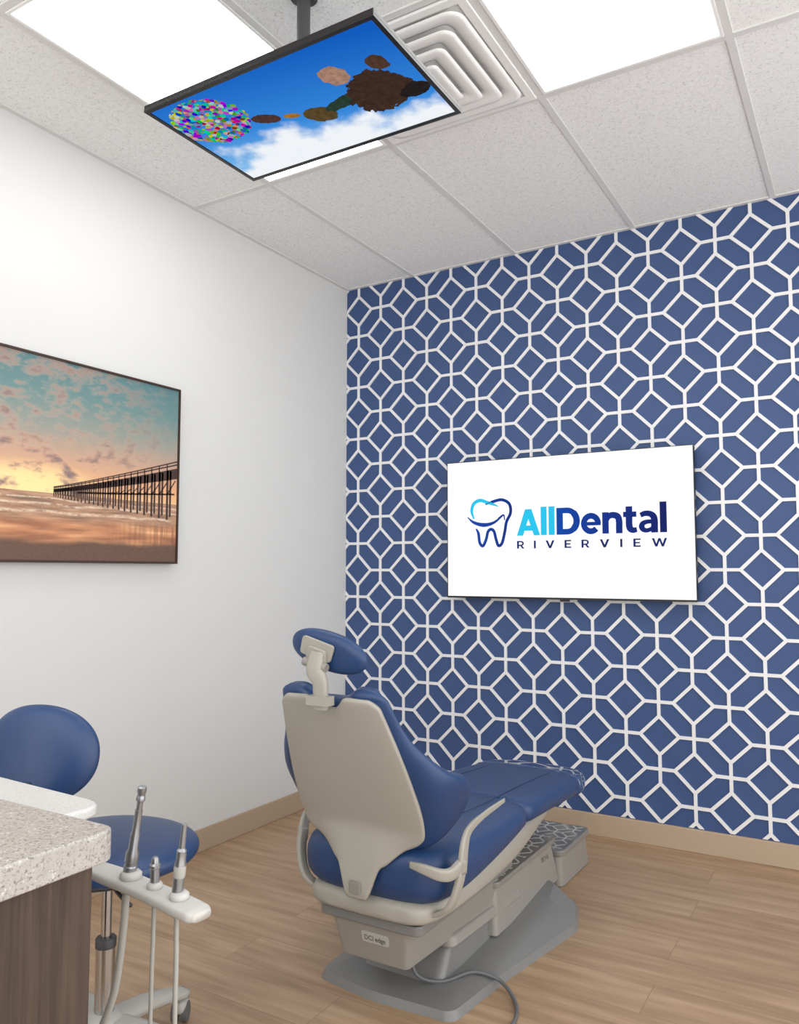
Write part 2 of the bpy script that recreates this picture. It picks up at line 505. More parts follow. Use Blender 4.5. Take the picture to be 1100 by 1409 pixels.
def mk(name, geos, mat, parent=None, smooth=False, bevel=0, bseg=3, sub=0, solid=0, label=None, cat=None, kind=None, group=None, sharp=None, loc=None):
    if isinstance(geos, tuple): geos = [geos]
    V, F = [], []
    for v, f in geos:
        o = len(V); V += v; F += [tuple(i + o for i in q) for q in f]
    if loc is None:
        xs = [p.x for p in V]; ys = [p.y for p in V]; zs = [p.z for p in V]
        loc = Vector(((min(xs) + max(xs)) / 2, (min(ys) + max(ys)) / 2, (min(zs) + max(zs)) / 2))
    loc = Vector(loc)
    me = bpy.data.meshes.new(name)
    me.from_pydata([p - loc for p in V], [], F)
    me.update()
    ob = bpy.data.objects.new(name, me); COL.objects.link(ob)
    ob.location = loc; WL[ob.name] = loc
    me.materials.append(mat)
    if smooth or bevel or sub:
        for p in me.polygons: p.use_smooth = True
    if smooth and sharp and not bevel and not sub:
        try: me.set_sharp_from_angle(angle=math.radians(sharp))
        except Exception: pass
    if solid:
        m = ob.modifiers.new('solid', 'SOLIDIFY'); m.thickness = abs(solid); m.offset = -1 if solid > 0 else 1
    if bevel:
        m = ob.modifiers.new('bevel', 'BEVEL'); m.width = bevel; m.segments = bseg; m.limit_method = 'ANGLE'; m.angle_limit = math.radians(35); m.harden_normals = True
    if sub:
        m = ob.modifiers.new('sub', 'SUBSURF'); m.levels = sub; m.render_levels = sub
    if parent is not None: setp(ob, parent)
    if label: ob['label'] = label
    if cat: ob['category'] = cat
    if kind: ob['kind'] = kind
    if group: ob['group'] = group
    return ob

def setp(ob, parent):
    ob.parent = parent
    ob.matrix_parent_inverse = Matrix.Translation(-WL[parent.name])

def empty(name, loc, label, cat, parent=None, group=None):
    e = bpy.data.objects.new(name, None); COL.objects.link(e)
    e.location = loc; WL[e.name] = Vector(loc); e.empty_display_size = 0.1
    if parent is not None: setp(e, parent)
    if label: e['label'] = label
    if cat: e['category'] = cat
    if group: e['group'] = group
    return e

# ------------------------------------------------------------------ room
RX, RY, H = 4.2, -5.6, 2.88
S = 'structure'
mk('floor', g_box(-0.1, RX + 0.1, RY - 0.1, 0.1, -0.1, 0), M['floor'], kind=S, label='light oak wood plank floor')
mk('wall_left', g_box(-0.1, 0, RY - 0.1, 0.1, 0, H), M['wall'], kind=S, label='plain white painted wall')
mk('wall_back', g_box(0, RX, 0, 0.1, 0, H), M['wallblue'], kind=S, label='blue feature wall')
mk('ceiling', g_box(-0.1, RX + 0.1, RY - 0.1, 0.1, H, H + 0.1), M['ceiling'], kind=S, label='white speckled acoustic tile ceiling')
BH = 0.1
mk('baseboard_left', g_box(0, 0.008, RY, -0.008, 0, BH), M['baseboard'], kind=S, bevel=0.003)
mk('baseboard_back', g_box(0, RX, -0.016, 0, 0, BH), M['baseboard'], kind=S, bevel=0.003)

mk('trim_1', g_lattice(0.001, RX - 0.001, BH + 0.003, H - 0.002, 0.150, 0.064, 0.0073, 0.0065, 0.085, 0.19, lambda u, v, h: Vector((u, -h, v))),
   M['lattice'], kind=S, label='white geometric lattice moulding on blue wall')

# ceiling grid
xs = [0.45 + 0.61 * k for k in range(0, 7)]
ys = [-1.24 - 1.22 * k for k in range(0, 4)]
geos = []
GH = 0.0055
for x in xs: geos.append(g_box(x - 0.012, x + 0.012, RY, 0, H - GH, H))
for y in ys: geos.append(g_box(0, RX, y - 0.012, y + 0.012, H - GH - 0.0002, H))
geos.append(g_box(0, 0.022, RY, 0, H - GH + 0.0004, H)); geos.append(g_box(0, RX, -0.022, 0, H - GH + 0.0006, H))
geos.append(g_box(1.06, 1.67, -1.862, -1.838, H - GH - 0.0004, H))
mk('trim_2', geos, M['grid'], kind=S, label='white metal ceiling grid')

# ceiling lights
NL = NT('light_lens'); lens_mat = NL.emit((1.0, 0.99, 0.97, 1), 5.0)
def light(x0, y0, n):
    z = H
    fx0, fx1, fy0, fy1 = x0 + 0.0125, x0 + 0.61 - 0.0125, y0 + 0.0125, y0 + 1.22 - 0.0125
    f = mk('ceiling_light', g_ring(fx0, fx1, fy0, fy1, 0.012, z - 0.008, z - 0.0005), M['ceilwhite'], bevel=0.002,
           label='bright flat rectangular LED panel set in ceiling', cat='ceiling light', group='ceiling light panels')
    mk('lens', g_box(fx0 + 0.012, fx1 - 0.012, fy0 + 0.012, fy1 - 0.012, z - 0.006, z - 0.001), lens_mat, parent=f)
light(0.45, -2.46, 1); light(1.67, -2.46, 2)
light(0.45, -4.90, 3); light(1.67, -4.90, 4)  # unseen panels behind the camera, added to help light the room

# air vent
vx, vy = 1.365, -1.54
v = mk('air_vent', g_ring(vx - 0.292, vx + 0.292, vy - 0.292, vy + 0.292, 0.03, H - 0.012, H - 0.0005), M['ceilwhite'], bevel=0.003,
       label='white square ceiling air diffuser with stepped louvres', cat='air vent')
mk('back_plate', g_box(vx - 0.26, vx + 0.26, vy - 0.26, vy + 0.26, H - 0.004, H - 0.0006), M['ceilwhite'], parent=v)
def sqloop(a, r, z, n=6):
    out = []
    for cxs, cys, a0 in ((1, -1, -90), (1, 1, 0), (-1, 1, 90), (-1, -1, 180)):
        for k in range(n + 1):
            w = math.radians(a0 + 90 * k / n)
            out.append(Vector((vx + cxs * (a - r) + r * math.cos(w), vy + cys * (a - r) + r * math.sin(w), z)))
    return out
# thin shallow blades: each starts low at its outer lip and rises inward under the next one
for k, hs in enumerate((0.262, 0.210, 0.158, 0.106)):
    V, F = [], []
    z0_ = H - 0.018 - 0.010 * k
    prof = [(hs, z0_), (hs - 0.014, z0_ - 0.0025), (hs - 0.030, z0_ - 0.001), (hs - 0.046, z0_ + 0.004), (hs - 0.060, z0_ + 0.012)]
    loops = [sqloop(a, max(0.006, 0.050 - k * 0.010 - i * 0.005), z) for i, (a, z) in enumerate(prof)]
    n = len(loops[0])
    for l in loops: V += l
    for i in range(len(loops) - 1):
        for c in range(n):
            d = (c + 1) % n
            F.append((i * n + c, i * n + d, i * n + n + d, i * n + n + c))
    mk('louvre', (V, F), M['ceilwhite'], parent=v, solid=0.0012, smooth=True, sharp=60)
mk('louvre', g_prism([(p.x, p.y) for p in sqloop(0.054, 0.016, 0)], H - 0.062, H - 0.057), M['ceilwhite'], parent=v, bevel=0.002)

# ------------------------------------------------------------------ ceiling television
TX, TY, TZ = 1.258, -2.046, 2.532
tv = empty('ceiling_television', (TX, TY, H), 'flat black television hung face down from a ceiling pole', 'television')
hw, hd = 0.386, 0.232
mk('housing', [g_box(TX - hw, TX + hw, TY - hd, TY + hd, TZ + 0.004, TZ + 0.018), g_box(TX - 0.24, TX + 0.24, TY - 0.11, TY + 0.13, TZ + 0.016, TZ + 0.042)], M['black'], parent=tv, bevel=0.003)
mk('bezel', g_ring(TX - hw, TX + hw, TY - hd, TY + hd, 0.013, TZ - 0.003, TZ + 0.006), M['black'], parent=tv, bevel=0.0015)
sw, sh = 2 * hw - 0.026, 2 * hd - 0.026
mk('screen', g_box(TX - sw / 2, TX + sw / 2, TY - sh / 2, TY + sh / 2, TZ, TZ + 0.005), mat_skyscreen(sw, sh), parent=tv, label='screen showing blue sky, clouds and balloons')
mk('mounting_bracket', [g_box(TX - 0.09, TX + 0.09, TY - 0.09, TY + 0.09, TZ + 0.041, TZ + 0.050), g_box(TX - 0.03, TX + 0.03, TY - 0.03, TY + 0.03, TZ + 0.048, TZ + 0.11)], M['darkgrey'], parent=tv, bevel=0.003)
mk('pole', g_lathe([(0.019, TZ + 0.09), (0.019, TZ + 0.17), (0.024, TZ + 0.172), (0.024, TZ + 0.20), (0.019, TZ + 0.202), (0.019, H - 0.012)], Matrix.Translation((TX, TY, 0))), M['darkgrey'], parent=tv, smooth=True, sharp=40)
mk('ceiling_plate', g_lathe([(0.035, H - 0.010), (0.04, H - 0.008), (0.04, H - 0.0005)], Matrix.Translation((TX, TY, 0))), M['darkgrey'], parent=tv, smooth=True, sharp=40)

# ------------------------------------------------------------------ wall television
x0, x1, z0, z1, yf = 0.697, 1.93, 1.098, 1.798, -0.08
wt = empty('wall_television', ((x0 + x1) / 2, 0, z0), 'thin black-edged television showing a white logo screen', 'television')
mk('housing', [g_box(x0, x1, yf + 0.004, yf + 0.030, z0, z1), g_box(x0 + 0.2, x1 - 0.2, yf + 0.028, yf + 0.052, z0 + 0.03, z1 - 0.2)], M['black'], parent=wt, bevel=0.003)
def toxz(p): return Vector((p.x, yf + p.z, p.y))
V, F = g_ring(x0, x1, z0, z1, 0.003, -0.001, 0.005, toxz)
mk('bezel', (V, [tuple(reversed(q)) for q in F]), M['black'], parent=wt)
NW = NT('white_screen'); scr = NW.emit((1, 1, 1, 1), 1.05)
mk('screen', g_box(x0 + 0.0025, x1 - 0.0025, yf, yf + 0.006, z0 + 0.009, z1 - 0.0025), scr, parent=wt)
mk('sensor', g_box(1.30, 1.345, yf + 0.004, yf + 0.02, z0 - 0.010, z0 + 0.002), M['black'], parent=wt, bevel=0.002)
mk('wall_bracket', g_box(1.1, 1.53, -0.030, -0.008, 1.3, 1.6), M['darkgrey'], parent=wt)
def emi(name, c):
    N = NT(name); return N.emit(lin(c), 1.0)
cyan = emi('logo_cyan', (48, 200, 240)); navy2 = emi('logo_dark', (38, 50, 108))
NG = NT('logo_navy_gradient')
navy = NG.emit(NG.ramp(NG.m('SUBTRACT', NG.xyz(NG.coord('World'))[0], 0.8), [(0.03, (34, 74, 166)), (0.30, (30, 50, 126)), (0.48, (26, 76, 172)), (0.72, (30, 56, 142)), (1.0, (30, 40, 102))]), 1.0)
def poly(pts): return [Vector((a, 0, b)) for a, b in pts], [tuple(range(len(pts)))]
def R(pts, w, smooth=True): return g_ribbon(pts, w, 0, 0, 10, smooth)
def arc(cx, cz, rx, rz, a0, a1, n=16):
    return [(cx + rx * math.cos(math.radians(a0 + (a1 - a0) * k / n)), cz + rz * math.sin(math.radians(a0 + (a1 - a0) * k / n))) for k in range(n + 1)]
LET = {
 'A': (0.94, [poly([(0, 0), (0.25, 0), (0.60, 1), (0.34, 1)]), poly([(0.94, 0), (0.69, 0), (0.34, 1), (0.60, 1)]), poly([(0.17, 0.18), (0.77, 0.18), (0.71, 0.38), (0.23, 0.38)])]),
 'l': (0.235, [poly([(0, 0), (0.235, 0), (0.235, 1.07), (0, 1.07)])]),
 'D': (0.90, [poly([(0, 0), (0.25, 0), (0.25, 1), (0, 1)]), poly([(0.2, 0), (0.42, 0), (0.42, 0.21), (0.2, 0.21)]), poly([(0.2, 0.79), (0.42, 0.79), (0.42, 1), (0.2, 1)]), R(arc(0.41, 0.5, 0.365, 0.395, 90, -90, 20), [0.21] * 5 + [0.245] * 11 + [0.21] * 5)]),
 'e': (0.74, [R(arc(0.37, 0.38, 0.265, 0.28, 0, 318, 24), 0.215), R([(0.14, 0.375), (0.735, 0.375)], 0.13, False), R([(0.62, 0.44), (0.62, 0.31)], 0.225, False)]),
 'n': (0.73, [poly([(0, 0), (0.235, 0), (0.235, 0.77), (0, 0.77)]), R([(0.13, 0.46), (0.24, 0.62), (0.40, 0.66), (0.56, 0.60), (0.612, 0.44), (0.612, 0.2), (0.612, 0.0)], [0.18, 0.21, 0.225, 0.235, 0.235, 0.235, 0.235])]),
 't': (0.50, [R([(0.21, 0.95), (0.21, 0.6), (0.21, 0.28), (0.25, 0.15), (0.35, 0.10), (0.48, 0.12)], [0.235, 0.235, 0.235, 0.23, 0.20, 0.17]), poly([(0, 0.57), (0.47, 0.57), (0.47, 0.76), (0, 0.76)])]),
 'a': (0.67, [R([(0.07, 0.62), (0.22, 0.675), (0.39, 0.665), (0.51, 0.58), (0.552, 0.44), (0.552, 0.2), (0.552, 0.0)], [0.17, 0.19, 0.20, 0.225, 0.235, 0.235, 0.235]), R([(0.52, 0.385), (0.31, 0.385), (0.155, 0.33), (0.11, 0.22), (0.16, 0.115), (0.29, 0.08), (0.44, 0.13), (0.52, 0.22)], [0.14, 0.15, 0.175, 0.205, 0.175, 0.15, 0.14, 0.14])]),
}
CAP = 0.130
seq = [('A', cyan), ('l', cyan), ('l', cyan), ('D', navy), ('e', navy), ('n', navy), ('t', navy), ('a', navy), ('l', navy)]
gaps = [0.03, 0.075, 0.075, 0.04, 0.05, 0.03, 0.04, 0.07]
tot = sum(LET[c][0] for c, _ in seq) + sum(gaps)
scx = (1.808 - 1.085) / tot
px = 1.085
for k, (c, mt) in enumerate(seq):
    g = []
    for (V, F) in LET[c][1]:
        g.append(([Vector((px + p.x * scx, yf - 0.0008, 1.409 + p.z * CAP)) for p in V], F))
    mk('letter', g, mt, parent=wt)
    px += (LET[c][0] + (gaps[k] if k < 8 else 0)) * scx
caps = {
 'R': (0.76, [poly([(0, 0), (0.20, 0), (0.20, 1), (0, 1)]), R([(0.1, 0.91), (0.38, 0.91), (0.57, 0.84), (0.63, 0.67), (0.57, 0.50), (0.38, 0.42), (0.1, 0.42)], 0.17), poly([(0.30, 0.42), (0.52, 0.42), (0.78, 0), (0.55, 0)])]),
 'I': (0.20, [poly([(0, 0), (0.20, 0), (0.20, 1), (0, 1)])]),
 'V': (0.90, [poly([(0, 1), (0.22, 1), (0.56, 0), (0.34, 0)]), poly([(0.90, 1), (0.68, 1), (0.34, 0), (0.56, 0)])]),
 'E': (0.66, [poly([(0, 0), (0.20, 0), (0.20, 1), (0, 1)]), poly([(0, 0), (0.66, 0), (0.66, 0.17), (0, 0.17)]), poly([(0, 0.83), (0.66, 0.83), (0.66, 1), (0, 1)]), poly([(0, 0.42), (0.59, 0.42), (0.59, 0.58), (0, 0.58)])]),
 'W': (1.34, [poly([(0, 1), (0.21, 1), (0.48, 0), (0.29, 0)]), poly([(0.29, 0), (0.48, 0), (0.76, 1), (0.58, 1)]), poly([(0.58, 1), (0.76, 1), (1.05, 0), (0.86, 0)]), poly([(0.86, 0), (1.05, 0), (1.34, 1), (1.13, 1)])]),
}
ch_ = 0.038; cwid = 0.050
tw_ = sum(caps[c][0] for c in 'RIVERVIEW') * cwid
gp = (0.722 - tw_) / 8
px = 1.085
for c in 'RIVERVIEW':
    g = []
    for (V, F) in caps[c][1]:
        g.append(([Vector((px + p.x * cwid, yf - 0.0008, 1.345 + p.z * ch_)) for p in V], F))
    mk('letter', g, navy2, parent=wt)
    px += caps[c][0] * cwid + gp
tc = [(0.850, 1.500), (0.838, 1.540), (0.850, 1.578), (0.885, 1.594), (0.925, 1.582), (0.955, 1.572), (0.985, 1.560)]
mk('emblem', g_ribbon(tc, [0.008, 0.016, 0.018, 0.018, 0.016, 0.013, 0.005], yf), cyan, parent=wt, label='cyan tooth outline stroke')
tn = [(0.915, 1.572), (0.955, 1.584), (1.005, 1.592), (1.045, 1.570), (1.052, 1.525), (1.030, 1.480), (1.020, 1.430), (1.005, 1.375), (0.985, 1.362), (0.972, 1.395), (0.962, 1.432), (0.945, 1.445),
      (0.928, 1.432), (0.918, 1.395), (0.900, 1.362), (0.882, 1.378), (0.875, 1.425), (0.862, 1.450)]
sm = [(0.814, 1.510), (0.850, 1.482), (0.905, 1.468), (0.960, 1.478), (1.012, 1.514)]
sm2 = [(0.984, 1.498), (1.014, 1.515), (1.020, 1.488)]
mk('emblem', [g_ribbon(tn, [0.006] + [0.0155] * 16 + [0.007], yf), g_ribbon(sm, [0.004, 0.015, 0.021, 0.014, 0.007], yf, 0.0012), g_ribbon(sm2, [0.006, 0.008, 0.005], yf, 0.0014)], navy, parent=wt, label='navy tooth and smile outline')

# ------------------------------------------------------------------ beach picture
py0, py1, pz0, pz1 = -2.45, -1.325, 1.265, 2.02
pf = empty('framed_picture', (0, (py0 + py1) / 2, pz0), 'sunset beach and pier print in thin brown frame', 'picture')
def toyz(p): return Vector((p.z, p.x, p.y))
mk('frame', g_ring(py0, py1, pz0, pz1, 0.008, 0.001, 0.042, toyz), M['frame'], parent=pf)
mk('canvas', g_box(0.002, 0.036, py0 + 0.0085, py1 - 0.0085, pz0 + 0.0085, pz1 - 0.0085), mat_beach(), parent=pf)
pg = []
def flat(pts):
    return [Vector((0.0368, a, b)) for a, b in pts], [tuple(range(len(pts)))]
PS, PLN = -1.93, 0.60
def pdeck(y):
    t = (y - PS) / PLN
    return 1.534 + 0.142 * max(t, 0) ** 1.1
N_ = 24
ysd = [PS + (PLN - 0.0035) * (k / N_) for k in range(N_ + 1)]
for a, b in zip(ysd[:-1], ysd[1:]):
    ta, tb = (a - PS) / PLN, (b - PS) / PLN
    pg.append(flat([(a, pdeck(a) - 0.012 - 0.034 * ta), (b, pdeck(b) - 0.012 - 0.034 * tb), (b, pdeck(b)), (a, pdeck(a))]))
    for o_ in (1.0, 0.5):
        pg.append(flat([(a, pdeck(a) + (0.006 + 0.020 * ta) * o_), (b, pdeck(b) + (0.006 + 0.020 * tb) * o_), (b, pdeck(b) + (0.006 + 0.020 * tb) * o_ + 0.003 + 0.003 * tb), (a, pdeck(a) + (0.006 + 0.020 * ta) * o_ + 0.003 + 0.003 * ta)]))
y = PS; step = 0.0085
while y < -1.347:
    t = (y - PS) / PLN
    w = 0.0042 + 0.0080 * t
    bot = 1.505 - 0.060 * t
    pg.append(flat([(y, bot), (y + w, bot), (y + w, pdeck(y)), (y, pdeck(y))]))
    pg.append(flat([(y, pdeck(y)), (y + w * 0.5, pdeck(y)), (y + w * 0.5, pdeck(y) + 0.007 + 0.022 * t), (y, pdeck(y) + 0.007 + 0.022 * t)]))
    y2 = min(y + step, -1.343)
    yb = y + w * 1.5
    if yb + w * 0.9 < -1.336:
        pg.append(flat([(yb, bot + 0.012), (yb + w * 0.9, bot + 0.012), (yb + w * 0.9, pdeck(y)), (yb, pdeck(y))]))
    if t > 0.15:
        zm = bot + (pdeck(y) - bot) * 0.50; zt = pdeck(y) - 0.04
        pg.append(flat([(y, zm), (y2, zm + 0.002), (y2, zm + 0.009), (y, zm + 0.008)]))
        if zt > zm + 0.01:
            pg.append(flat([(y, zm), (y + w * 0.6, zm), (y2 + w * 0.6, zt), (y2, zt)]))
    y += step; step *= 1.07
mk('printed_pier', pg, simple('pier_ink', (66, 46, 40), 0.6, bump=0), parent=pf, label='printed dark wooden pier silhouette')

# ------------------------------------------------------------------ dental chair
CX = 1.345
ch = empty('dental_chair', (CX, -1.35, 0), 'blue leather dental chair with taupe shell on grey base', 'dental chair')
def rounded(pts, r, n=5):
    out = []
    m = len(pts)
    for i in range(m):
        p = Vector((pts[i][0], pts[i][1])); a = Vector(pts[i - 1][:2]); b = Vector(pts[(i + 1) % m][:2])
        rr = pts[i][2] if len(pts[i]) > 2 else r
        d1 = (a - p).normalized(); d2 = (b - p).normalized()
        s = p + d1 * rr; e = p + d2 * rr
        for k in range(n + 1):
            t = k / n
            q = s * (1 - t) ** 2 + p * 2 * t * (1 - t) + e * t * t
            out.append((q.x, q.y))
    return out
def g_frust(o1, z0_, o2, z1_):
    n = len(o1)
    v = [Vector((a, b, z0_)) for a, b in o1] + [Vector((a, b, z1_ if not callable(z1_) else z1_(a, b))) for a, b in o2]
    f = [tuple(reversed(range(n))), tuple(range(n, 2 * n))] + [(i, (i + 1) % n, n + (i + 1) % n, n + i) for i in range(n)]
    return v, f
bp = rounded([(1.095, -1.725), (1.30, -1.755), (1.565, -1.74), (1.60, -1.45), (1.68, -1.02), (1.62, -0.82), (1.07, -0.82), (1.02, -1.02), (1.08, -1.45)], 0.035)
bp1 = rounded([(1.105, -1.715), (1.30, -1.743), (1.555, -1.730), (1.590, -1.45), (1.668, -1.02), (1.612, -0.83), (1.078, -0.83), (1.03, -1.02), (1.09, -1.45)], 0.035)
bp2 = rounded([(1.15, -1.66), (1.30, -1.68), (1.515, -1.67), (1.535, -1.42), (1.575, -1.03), (1.54, -0.86), (1.15, -0.86), (1.12, -1.03), (1.15, -1.42)], 0.035)
mk('base_plate', [g_frust(bp, 0.0, bp1, 0.022), g_frust(bp1, 0.0215, bp2, lambda a, b: 0.028 + 0.060 * (b + 1.68) / 0.82)], M['grey'], parent=ch, bevel=0.002)
o1 = rounded([(1.20, -1.64), (1.47, -1.64), (1.53, -0.90), (1.16, -0.90)], 0.03)
o2 = rounded([(1.215, -1.56), (1.465, -1.56), (1.50, -0.95), (1.19, -0.95)], 0.03)
mk('base_housing', g_frust(o1, 0.026, o2, 0.125), M['grey'], parent=ch, bevel=0.008)
o1 = rounded([(1.205, -1.56), (1.475, -1.56), (1.50, -1.20), (1.19, -1.20)], 0.03)
o2 = rounded([(1.225, -1.48), (1.470, -1.48), (1.49, -1.22), (1.20, -1.22)], 0.03)
mk('lift_cover', [g_frust(o1, 0.120, o2, 0.252), g_frust(rounded([(1.195, -1.59), (1.490, -1.59), (1.52, -1.10), (1.17, -1.10)], 0.03), 0.118, rounded([(1.205, -1.575), (1.482, -1.575), (1.51, -1.11), (1.18, -1.11)], 0.03), 0.150)], M['taupe_dark'], parent=ch, bevel=0.008)
o1 = rounded([(1.185, -1.33), (1.515, -1.33), (1.520, -0.75), (1.185, -0.75)], 0.02)
o2 = rounded([(1.205, -1.30), (1.495, -1.30), (1.500, -0.78), (1.205, -0.78)], 0.02)
pc = mk('pump_cover', g_frust(o1, 0.06, o2, 0.205), M['taupe_dark'], parent=ch, bevel=0.004)
mk('cover_lid', g_prism(rounded([(1.190, -1.315), (1.512, -1.315), (1.517, -0.762), (1.190, -0.762)], 0.03), 0.203, 0.222), M['lidgrey'], parent=pc, bevel=0.005, label='glossy grey lid')
mk('line_pattern', g_lattice(1.205, 1.500, -1.30, -0.775, 0.062, 0.026, 0.0038, 0.0006, 1.22, -1.29, lambda u, v_, h: Vector((u, v_, 0.2220 + h))), M['paleline'], parent=pc, label='pale geometric line pattern')  # thin pale line lattice laid on the pump lid
def sidetext(a, b): return Vector((1.5185 - (b + 0.10) * 0.138 + 0.001, -0.90 + a, 0.160 + b))
mk('lettering', g_text('DCI edge', 0.08, 0.016, 0, 0, 0, bold=0.0, fn=sidetext), M['ink'], parent=pc)
# rear housing: stepped panel
o1 = rounded([(1.235, -1.800), (1.455, -1.800), (1.49, -1.28), (1.20, -1.28)], 0.02)
o2 = rounded([(1.215, -1.825), (1.475, -1.825), (1.50, -1.26), (1.19, -1.26)], 0.02)
rh = mk('rear_housing', g_frust(o1, 0.135, o2, 0.250), M['taupe_dark'], parent=ch, bevel=0.006)
mk('housing_step', g_prism(rounded([(1.175, -1.835), (1.515, -1.835), (1.525, -1.20), (1.165, -1.20)], 0.03), 0.248, 0.276), M['grey'], parent=rh, bevel=0.005)
mk('badge', g_prism(rounded([(1.318, 0.194), (1.407, 0.194), (1.407, 0.226), (1.318, 0.226)], 0.009), 0, 0.005, lambda p: Vector((p.x, -1.8195 + (0.228 - p.y) * 0.217 - p.z + 0.001, p.y))), M['badge'], parent=rh, label='silver name badge')
mk('lettering', g_text('DCI edge', 0.068, 0.014, 0, 0, 0, bold=0.0, fn=lambda a, b: Vector((1.3285 + a, -1.8242 + (0.026 - b) * 0.217, 0.202 + b))), M['ink'], parent=rh)
def fs(y, hw, zt, zb): return (y, CX, hw, zt, zb)
mk('seat_frame', g_loft([fs(-1.860, 0.15, 0.322, 0.288), fs(-1.845, 0.195, 0.340, 0.275), fs(-1.75, 0.222, 0.352, 0.272),
                         fs(-1.45, 0.225, 0.375, 0.268), fs(-1.2, 0.215, 0.40, 0.27), fs(-0.95, 0.19, 0.40, 0.318), fs(-0.65, 0.15, 0.370, 0.328), fs(-0.63, 0.12, 0.365, 0.333)], e=0.4),
   M['taupe'], parent=ch, smooth=True, sub=1)
seat = mk('seat', g_loft([fs(-1.862, 0.10, 0.43, 0.39), fs(-1.856, 0.17, 0.46, 0.350), fs(-1.83, 0.225, 0.485, 0.322), fs(-1.75, 0.252, 0.495, 0.312), fs(-1.62, 0.262, 0.49, 0.33),
                          fs(-1.4, 0.258, 0.477, 0.36), fs(-1.24, 0.25, 0.474, 0.382), fs(-1.225, 0.240, 0.470, 0.388)], e=0.5), M['leather'], parent=ch, smooth=True, sub=1)
leg = mk('leg_rest', g_loft([fs(-1.235, 0.240, 0.470, 0.388), fs(-1.22, 0.248, 0.474, 0.383), fs(-1.0, 0.243, 0.464, 0.370), fs(-0.75, 0.235, 0.446, 0.348),
                             fs(-0.60, 0.228, 0.434, 0.338), fs(-0.52, 0.20, 0.424, 0.342), fs(-0.495, 0.15, 0.410, 0.352)], e=0.45), M['leather'], parent=ch, smooth=True, sub=1)
mk('toe_cover', g_loft([fs(-0.665, 0.2355, 0.4420, 0.3385), fs(-0.655, 0.2350, 0.4412, 0.3375), fs(-0.62, 0.2335, 0.4380, 0.335), fs(-0.59, 0.2305, 0.436, 0.334),
                        fs(-0.51, 0.206, 0.427, 0.337), fs(-0.485, 0.155, 0.414, 0.346)], e=0.45), M['glossblue'], parent=leg, smooth=True, sub=1, label='glossy clear toe cover')
sg = []
for sx in (-1, 1):
    sg.append(g_tube([(CX + sx * 0.12, -1.50, 0.4825), (CX + sx * 0.13, -1.3, 0.4755), (CX + sx * 0.13, -1.0, 0.4632), (CX + sx * 0.125, -0.70, 0.4405)], 0.0010, seg=6))
mk('seam', sg, simple('seam_thread', (28, 52, 90), 0.6, bump=0), parent=leg)

# backrest
BO = Vector((CX, -1.84, 0.49)); BU = Vector((0, -0.4226, 0.9063)); BN = Vector((0, -0.9063, -0.4226))
def bl(x, s, n): return BO + Vector((x, 0, 0)) + BU * s + BN * n
def interp(tab, s):
    if s <= tab[0][0]: return tab[0][1]
    for i in range(len(tab) - 1):
        (a, va), (b, vb) = tab[i], tab[i + 1]
        if s <= b:
            t = (s - a) / (b - a)
            p0 = tab[i - 1] if i > 0 else tab[i]; p3 = tab[i + 2] if i + 2 < len(tab) else tab[i + 1]
            m0 = (vb - p0[1]) / (b - p0[0]) * (b - a); m1 = (p3[1] - va) / (p3[0] - a) * (b - a)
            return (2 * t ** 3 - 3 * t * t + 1) * va + (t ** 3 - 2 * t * t + t) * m0 + (-2 * t ** 3 + 3 * t * t) * vb + (t ** 3 - t * t) * m1
    return tab[-1][1]
def sst(x, a, b):
    t = max(0.0, min(1.0, (x - a) / (b - a))); return t * t * (3 - 2 * t)
shw = [(-0.17, 0.150), (-0.03, 0.176), (0.03, 0.196), (0.10, 0.204), (0.20, 0.198), (0.30, 0.184), (0.40, 0.166), (0.50, 0.147)]
def top_s(u, base):
    a = abs(u)
    notch = -0.038 * math.exp(-(a / 0.30) ** 4)
    corner = -0.024 * max(0, (a - 0.82) / 0.18) ** 2
    return base + 0.018 + notch + corner - 0.012 * a
def shell_fn(u, v_):
    a = abs(u)
    bot = -0.115 + 0.075 * sst(a, 0.18, 0.42) + 0.040 * sst(a, 0.42, 0.85) + 0.028 * max(0, (a - 0.8) / 0.2) ** 2
    s = bot + (top_s(u, 0.450) - bot) * v_
    w = interp(shw, s)
    n = 0.012 - 0.010 * a ** 4
    if s < 0.05: n += 0.62 * (0.05 - s) * (1 - 0.75 * sst(a, 0.3, 0.9))
    return bl(u * w, s, n)
bk = mk('backrest', g_grid(shell_fn, 48, 28), M['taupe'], parent=ch, smooth=True, solid=0.016, sub=1)
cw = [(-0.04, 0.218), (0.02, 0.250), (0.09, 0.276), (0.17, 0.279), (0.25, 0.246), (0.33, 0.203), (0.44, 0.174), (0.52, 0.156)]
wr = [(-0.04, 0.13), (0.03, 0.185), (0.12, 0.160), (0.20, 0.085), (0.30, 0.040), (0.5, 0.028)]
def cush_fn(u, v_):
    bot = -0.03 + 0.035 * abs(u) ** 4
    s = bot + (top_s(u, 0.461) - bot) * v_
    w = interp(cw, s)
    a = abs(u)
    x = math.copysign(w * (1 - (1 - a) ** 1.5), u)
    return bl(x, s, -0.004 - interp(wr, s) * a ** 5.5)
mk('cushion', g_grid(cush_fn, 30, 24), M['leather'], parent=bk, smooth=True, solid=0.046, sub=1)
PB = bl(0, -0.085, 0.012 + 0.62 * 0.135)
mk('hinge_cover', g_prism(rounded([(-0.018, -0.020), (0.018, -0.020), (0.018, 0.014), (-0.018, 0.014)], 0.007), 0.0, 0.008, lambda p: PB + Vector((p.x, -p.z - 0.001 - p.y * 0.1, p.y))), M['taupe_dark'], parent=ch, bevel=0.002)
